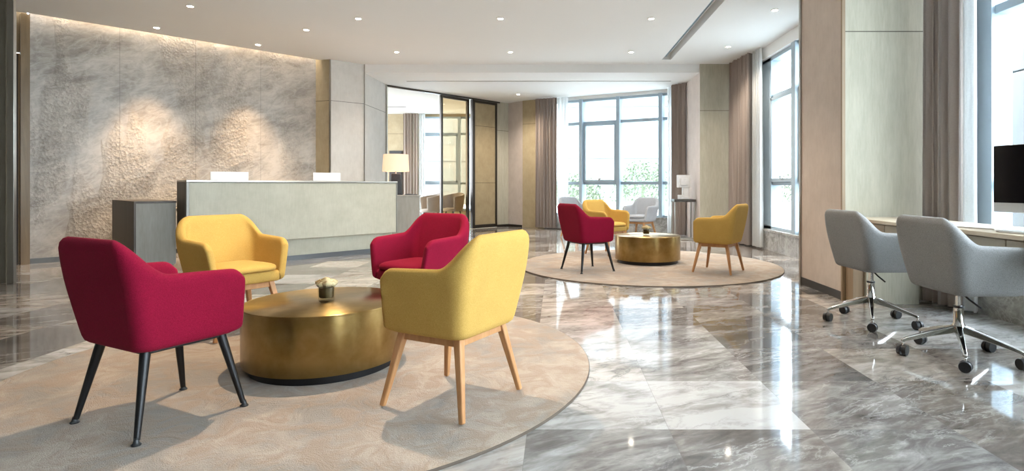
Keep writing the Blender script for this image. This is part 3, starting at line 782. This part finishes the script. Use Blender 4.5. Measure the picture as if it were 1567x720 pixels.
# ------------------------------------------------------------------ office chairs
def office_chair(label, loc, rz):
    r = thing('office_chair', label, 'chair', loc, rz, 'grey swivel chairs at the desk')
    shell_mesh(zb=.415, zt=.845, za=.695, w0=.24, w1=.30, wt=.25, b0=.165, bt=.245, f0=.22, f1=.22, th=.045).build('shell', 'grey_fabric', r, smooth=True, subsurf=1)
    pad(.190, .13, .235, .412, .49, .07, .014, .21).build('seat_cushion', 'grey_fabric', r, smooth=True, subsurf=1)
    m = MB(); m.box(-.10, .10, -.10, .10, .395, .416); m.build('seat_plate', 'black_metal', r, bevel=.004)
    m = MB(); m.lathe([(.028, .16), (.034, .165), (.034, .20), (.027, .21), (.026, .30), (.025, .30)], n=24); m.tube((0, 0, .30), (0, 0, .312), .028, .028, 20); m.tube((0, 0, .312), (0, 0, .396), .017, .017, 20)
    m.build('gas_column', 'chrome', r, smooth=True)
    m = MB(); m.tube((0, 0, .302), (0, 0, .314), .0285, .0285, 20); m.build('collar', 'black_plastic', r, smooth=True)
    m = MB(); m.path([(.03, 0, .392), (.12, -.02, .37), (.22, -.03, .345)], .0055, 8); m.build('lever', 'black_metal', r, smooth=True)
    for k in range(5):
        a = 2 * PI * k / 5 + .745
        c, s_ = math.cos(a), math.sin(a); P = lambda d, z, q=0: (d * c - q * s_, d * s_ + q * c, z)
        m = MB(); hub = (.022, .185); e = (.30, .105)
        ring = lambda d, z, w, h: [P(d, z - h, -w), P(d, z - h, w), P(d, z, w * .8), P(d, z, -w * .8)]
        secs = [ring(.015, .20, .022, .045), ring(.16, .155, .016, .032), ring(.285, .112, .012, .024), ring(.312, .098, .011, .020)]
        m.v = [p for q in secs for p in q]
        for i in range(3):
            for j in range(4): m.f.append([i * 4 + j, i * 4 + (j + 1) % 4, (i + 1) * 4 + (j + 1) % 4, (i + 1) * 4 + j]); m.mi.append(0)
        m.f += [[0, 1, 2, 3], [12, 13, 14, 15]]; m.mi += [0, 0]
        m.tube(P(.305, .082), P(.305, .052), .008, .008, 10)
        leg = m.build('base_arm', 'chrome', r, smooth=True, bevel=.004)
        w = MB(); ta = a + .9 + .5 * k; tc, ts = math.cos(ta), math.sin(ta); cx, cy = .305 * c, .305 * s_
        for sd in (-1, 1):
            w.tube((cx + tc * .006 * sd, cy + ts * .006 * sd, .033), (cx + tc * .026 * sd, cy + ts * .026 * sd, .033), .033, .030, 22)
        w.tube((cx - tc * .01, cy - ts * .01, .04), (cx + tc * .01, cy + ts * .01, .04), .022, .022, 14)
        w.build('caster', 'black_plastic', leg, smooth=True)
    return r
oc = office_chair('grey swivel chair at the desk end nearest the tan pier', (2.37, 4.30, 0), face(1, .04))
dup(oc, (2.41, 3.42, 0), face(1, .0), 'grey swivel chair in front of the desk computer')

# ------------------------------------------------------------------ long desk under the right window
rt = thing('desk', 'long pale wooden desk with drawers under the window', 'desk', (0, 0, 0))
m = MB(); m.box(2.60, 3.17, 1.2, 5.14, .722, .75); m.build('desktop', 'desk_veneer', rt, bevel=.003)
m = MB(); m.box(2.665, 3.16, 1.25, 5.12, .575, .722); m.build('drawer_carcass', 'desk_veneer', rt)
for i in range(3):
    a = 4.60 - 1.24 * (i + 1) + .005; b = 4.60 - 1.24 * i - .005
    m = MB(); m.box(2.645, 2.665, max(a, 1.25), b, .58, .712); m.build('drawer_front', 'desk_veneer', rt, bevel=.002)
m = MB(); m.box(2.645, 2.665, 4.605, 5.12, .58, .712); m.build('drawer_front', 'desk_veneer', rt, bevel=.002)
m = MB(); m.box(2.70, 3.16, 4.97, 5.0, 0, .575); m.box(2.70, 3.16, 5.0, 5.13, .02, .575); m.build('end_panel', 'olive_panel', rt)
m = MB(); m.box(2.60, 2.695, 5.0, 5.13, 0, .575); m.build('corner_post', 'walnut', rt)
m = MB(); m.box(2.72, 3.16, 1.25, 1.30, 0, .575); m.build('end_panel', 'olive_panel', rt)
imac('desktop_computer', 'computer with a large dark screen on the long wooden desk', (2.93, 3.42, .75), face(.92, .25) , .62, .43, 'silver', None)
m = MB(); m.box(-.10, .10, -.14, .14, 0, .006); m.box(-.105, .095, -.145, .12, .006, .010)
tag(m.build('paper_stack', 'paper', loc=(2.82, 3.78, .7505), rz=.35), 'white papers lying on the desk left of the dark screen', 'papers')
r = thing('keyboard', 'slim white keyboard in front of the dark screen', 'keyboard', (2.74, 3.33, .751), .1)
m = MB(); m.box(-.06, .06, -.14, .14, 0, .010); m.build('keyboard_body', 'silver', r, bevel=.002)
m = MB()
for i in range(5):
    for j in range(13): m.box(-.054 + i * .0215, -.036 + i * .0215, -.135 + j * .0208, -.118 + j * .0208, .010, .013)
m.build('keys', 'white_plastic', r)

# ------------------------------------------------------------------ console table with sculpture
rt = thing('console_table', 'small dark metal console table against the curtain beside the olive pier', 'table', (2.44, 10.95, 0))
m = MB(); m.box(-.21, .20, -.17, .17, .725, .775); m.build('tabletop', 'dark_metal', rt, bevel=.006)
for sx in (-.19, .18):
    for sy in (-.15, .15):
        m = MB(); m.box(sx - .012, sx + .012, sy - .012, sy + .012, .03, .725); m.build('leg', 'steel_trim', rt)
m = MB(); m.box(-.21, .20, -.17, .17, 0, .03); m.build('base', 'steel_trim', rt, bevel=.004)
rt = thing('sculpture', 'small white abstract sculpture standing on the console table', 'sculpture', (2.44, 10.93, .775), .2)
m = MB(); m.box(-.10, .10, -.06, .06, 0, .05); m.box(-.10, -.02, -.06, .06, .05, .08); m.build('base', 'sculpture_white', rt, bevel=.006)
m = MB(); m.box(-.02, .09, -.045, .045, .05, .24); m.build('stem', 'sculpture_white', rt, bevel=.006)
m = MB(); m.prism([(-.12, -.05), (.11, -.06), (.11, .05), (-.12, .06)], .22, .46); m.box(-.09, .05, -.07, -.05, .26, .40); m.build('top_block', 'sculpture_white', rt, bevel=.012)

# ------------------------------------------------------------------ ceiling fittings
def downlight(x, y, z, label, watts=DOWN_W, cone=88, blend=.75, col=(1, .79, .57)):
    r = thing('downlight', label, 'downlight', (x, y, z), 0, 'recessed ceiling downlights')
    m = MB(); m.lathe([(.034, -.001), (.052, -.001), (.050, -.006), (.036, -.009), (.034, -.004)], n=32); m.build('trim_ring', 'white_paint', r, smooth=True)
    m = MB(); m.lathe([(.002, -.0105), (.030, -.0105), (.034, -.008), (.034, -.003), (.002, -.003)], n=24); m.build('lamp_lens', 'lamp_lens', r, smooth=True)
    l = bpy.data.lights.new('downlight_beam', 'SPOT'); l.energy = watts; l.color = col; l.spot_size = math.radians(cone); l.spot_blend = blend; l.shadow_soft_size = .022
    o = bpy.data.objects.new('downlight_beam', l); C.objects.link(o); o.parent = r; o.location = (0, 0, -.02)
    return r
for x, y, lb in ((-2.68, 9.6, 'downlight above the space between reception desk and glass doors'), (-.77, 9.6, 'middle downlight of the row nearest the beam step'), (1.26, 9.6, 'downlight near the far end of the recessed slot'),
                 (-2.66, 7.68, 'downlight third from the left in the second row from the beam'), (-.75, 7.68, 'downlight in the centre of the ceiling, second row from the beam'), (1.28, 7.68, 'downlight beside the recessed slot, second row from the beam'),
                 (2.78, 9.23, 'downlight between recessed slot and curtain of the tall window'), (2.80, 7.31, 'downlight between recessed slot and tan pier'),
                 (-4.58, 7.15, 'downlight in the ceiling in front of the left end of the desk'), (-3.60, 8.23, 'downlight in the ceiling above the middle of the desk')):
    downlight(x, y, H, lb, 85, 130, 1.0, (1, .87, .72))
for x, y, w in ((-1.20, 3.84, 230), (-4.2, 3.84, 60), (1.28, 3.84, 60), (1.28, 5.76, 60), (-.75, 5.76, 50), (-2.66, 5.76, 50)):
    downlight(x, y, H, 'recessed downlight overhead above the seating, outside the view', w)
for t in ((-5.68, 8.12, 'wall washing downlight close to the stone wall at its left bright patch'), (-4.75, 9.10, 'wall washing downlight close to the stone wall at its second bright patch')):
    downlight(t[0], t[1], H, t[2], 220, 62, .8, (1, .70, .43))
downlight(-.87, 13.1, HS, 'downlight in the lower ceiling beside the far corner panels', 130, 140, 1.0, (1, .87, .72))
downlight(-4.25, 15.8, HS, 'downlight of the adjoining room above the lamp', 40)

rt = thing('air_grille', 'long linear air grille set in the recessed ceiling slot', 'vent', (0, 0, 0))
m = MB(); m.box(1.895, 1.975, 3.0, 10.20, H + .07, H + .125); m.build('grille_body', 'grille', rt)
for k in range(3):
    m = MB(); m.box(1.905 + k * .024, 1.913 + k * .024, 3.0, 10.20, H + .045, H + .07); m.build('blade', 'alu_frame', rt)
rt = thing('air_grille', 'thin dark linear grille in the lower ceiling beyond the beam', 'vent', (0, 0, 0))
m = MB(); m.box(-3.0, 2.30, 11.44, 11.49, HS - .004, HS - .0005); m.build('slot', 'dark_metal', rt)
for sy in (11.43, 11.49):
    m = MB(); m.box(-3.0, 2.30, sy, sy + .01, HS - .007, HS - .0005); m.build('edge_strip', 'white_paint', rt)
m = MB(); m.box(-4.6, -4.0, 15.2, 15.26, HS - .006, HS - .0005); tag(m.build('air_grille', 'dark_metal', bevel=.002), 'short dark grille in the ceiling of the adjoining room', 'vent')

# warm light strip hidden above the edge of the ceiling along the stone wall
m = MB(); m.box(.05, L - .05, -.09, -.05, H + .20, H + .22)
o = m.build('light_strip', 'led_strip', loc=(P0.x, P0.y, 0), rz=math.atan2(U.y, U.x)); o['kind'] = 'thing'
tag(o, 'warm light strip hidden in the ceiling gap along the stone wall', 'light strip')

# ------------------------------------------------------------------ outside
m = MB(); m.box(-60, 60, -40, 80, -.7, -.4); struct(m, 'ground', 'outside_paving')
def facade(name, cx, cy, w, h, dp, rz, label, cols, rows, wz=(1.4, 1.6)):
    r = thing(name, label, 'building', (cx, cy, -.4), rz)
    m = MB(); m.box(-w / 2, w / 2, 0, dp, 0, h); m.box(-w / 2 - .1, w / 2 + .1, -.25, dp, h, h + .4)
    for k in range(rows): m.box(-w / 2, w / 2, -.12, 0, 3.6 * (k + 1) - .25, 3.6 * (k + 1))
    m.build('wall', 'facade', r)
    for k in range(rows):
        for c in range(cols):
            x = -w / 2 + w * (c + .5) / cols; q = MB(); q.box(x - wz[0] / 2, x + wz[0] / 2, -.04, .0, 3.6 * k + 1.0, 3.6 * k + 1.0 + wz[1]); q.build('window', 'facade_window', r)
    return r
facade('apartment_building', 3.0, 40, 12, 10.8, 8, -.1, 'pale low building beyond the wide window', 5, 3)
facade('office_building', 10.0, 48, 12, 14.4, 8, -.35, 'pale taller building at the right beyond the wide window', 6, 4, (1.0, 2.2))
facade('office_tower', -9.5, 44, 12, 14.4, 8, .1, 'pale building seen through the adjoining room window', 6, 4, (1.2, 1.8))
facade('office_block', 14.0, 20, 18, 14.4, 8, -PI / 2, 'pale building outside the tall window beside the tan pier', 8, 4, (1.2, 1.8))
rt = thing('stone_pier', 'pale stone clad outdoor pier beyond the desk window', 'pier', (6.2, 7.0, -.4))
for k in range(6):
    m = MB(); m.box(-.55, .55, -.4, .4, k * 1.42, k * 1.42 + 1.405); m.build('cladding_slab', 'facade_stone', rt, bevel=.01)
def bush(x, y, w, h, seed, label):
    rr = random.Random(seed); m = MB()
    for k in range(1700):
        a = rr.uniform(0, 2 * PI); e = rr.uniform(-.2, 1) ; rad = rr.uniform(.6, 1.0)
        c = Vector((x + w * rad * math.cos(a) * math.sqrt(max(0, 1 - e * e)), y + w * .6 * rad * math.sin(a) * math.sqrt(max(0, 1 - e * e)), -.4 + h * .45 + h * .55 * rad * e))
        s_ = rr.uniform(.10, .20) * w * .32
        n1 = Vector((rr.uniform(-1, 1), rr.uniform(-1, 1), rr.uniform(-1, 1))).normalized(); n2 = n1.orthogonal().normalized(); n3 = n1.cross(n2)
        m.add([c - n2 * s_, c + n3 * s_ * .5 + n1 * s_ * .2, c + n2 * s_, c - n3 * s_ * .5 + n1 * s_ * .2], [(0, 1, 2), (0, 2, 3)])
    m.tube((x, y, -.4), (x, y, h * .5), w * .06, w * .03, 8)
    return tag(m.build('bush', 'hedge_leaf'), label, 'bush', 'bushes outside the windows')
for i, (x, y, w, h) in enumerate(((.6, 20, 1.2, 1.9), (3.1, 20.5, 1.2, 2.4), (5.6, 21, 1.2, 2.9), (8.1, 22, 1.2, 2.4))):
    bush(x, y, w, h, i, ('pale green bush outdoors, leftmost through the wide window', 'pale green bush outdoors behind the window middle', 'tall green bush outdoors near the right of the wide window', 'green bush outdoors behind the narrow right pane')[i])
bush(8.6, 8.4, 1.2, 2.6, 9, 'green bush outdoors beyond the stone pier at the desk window')
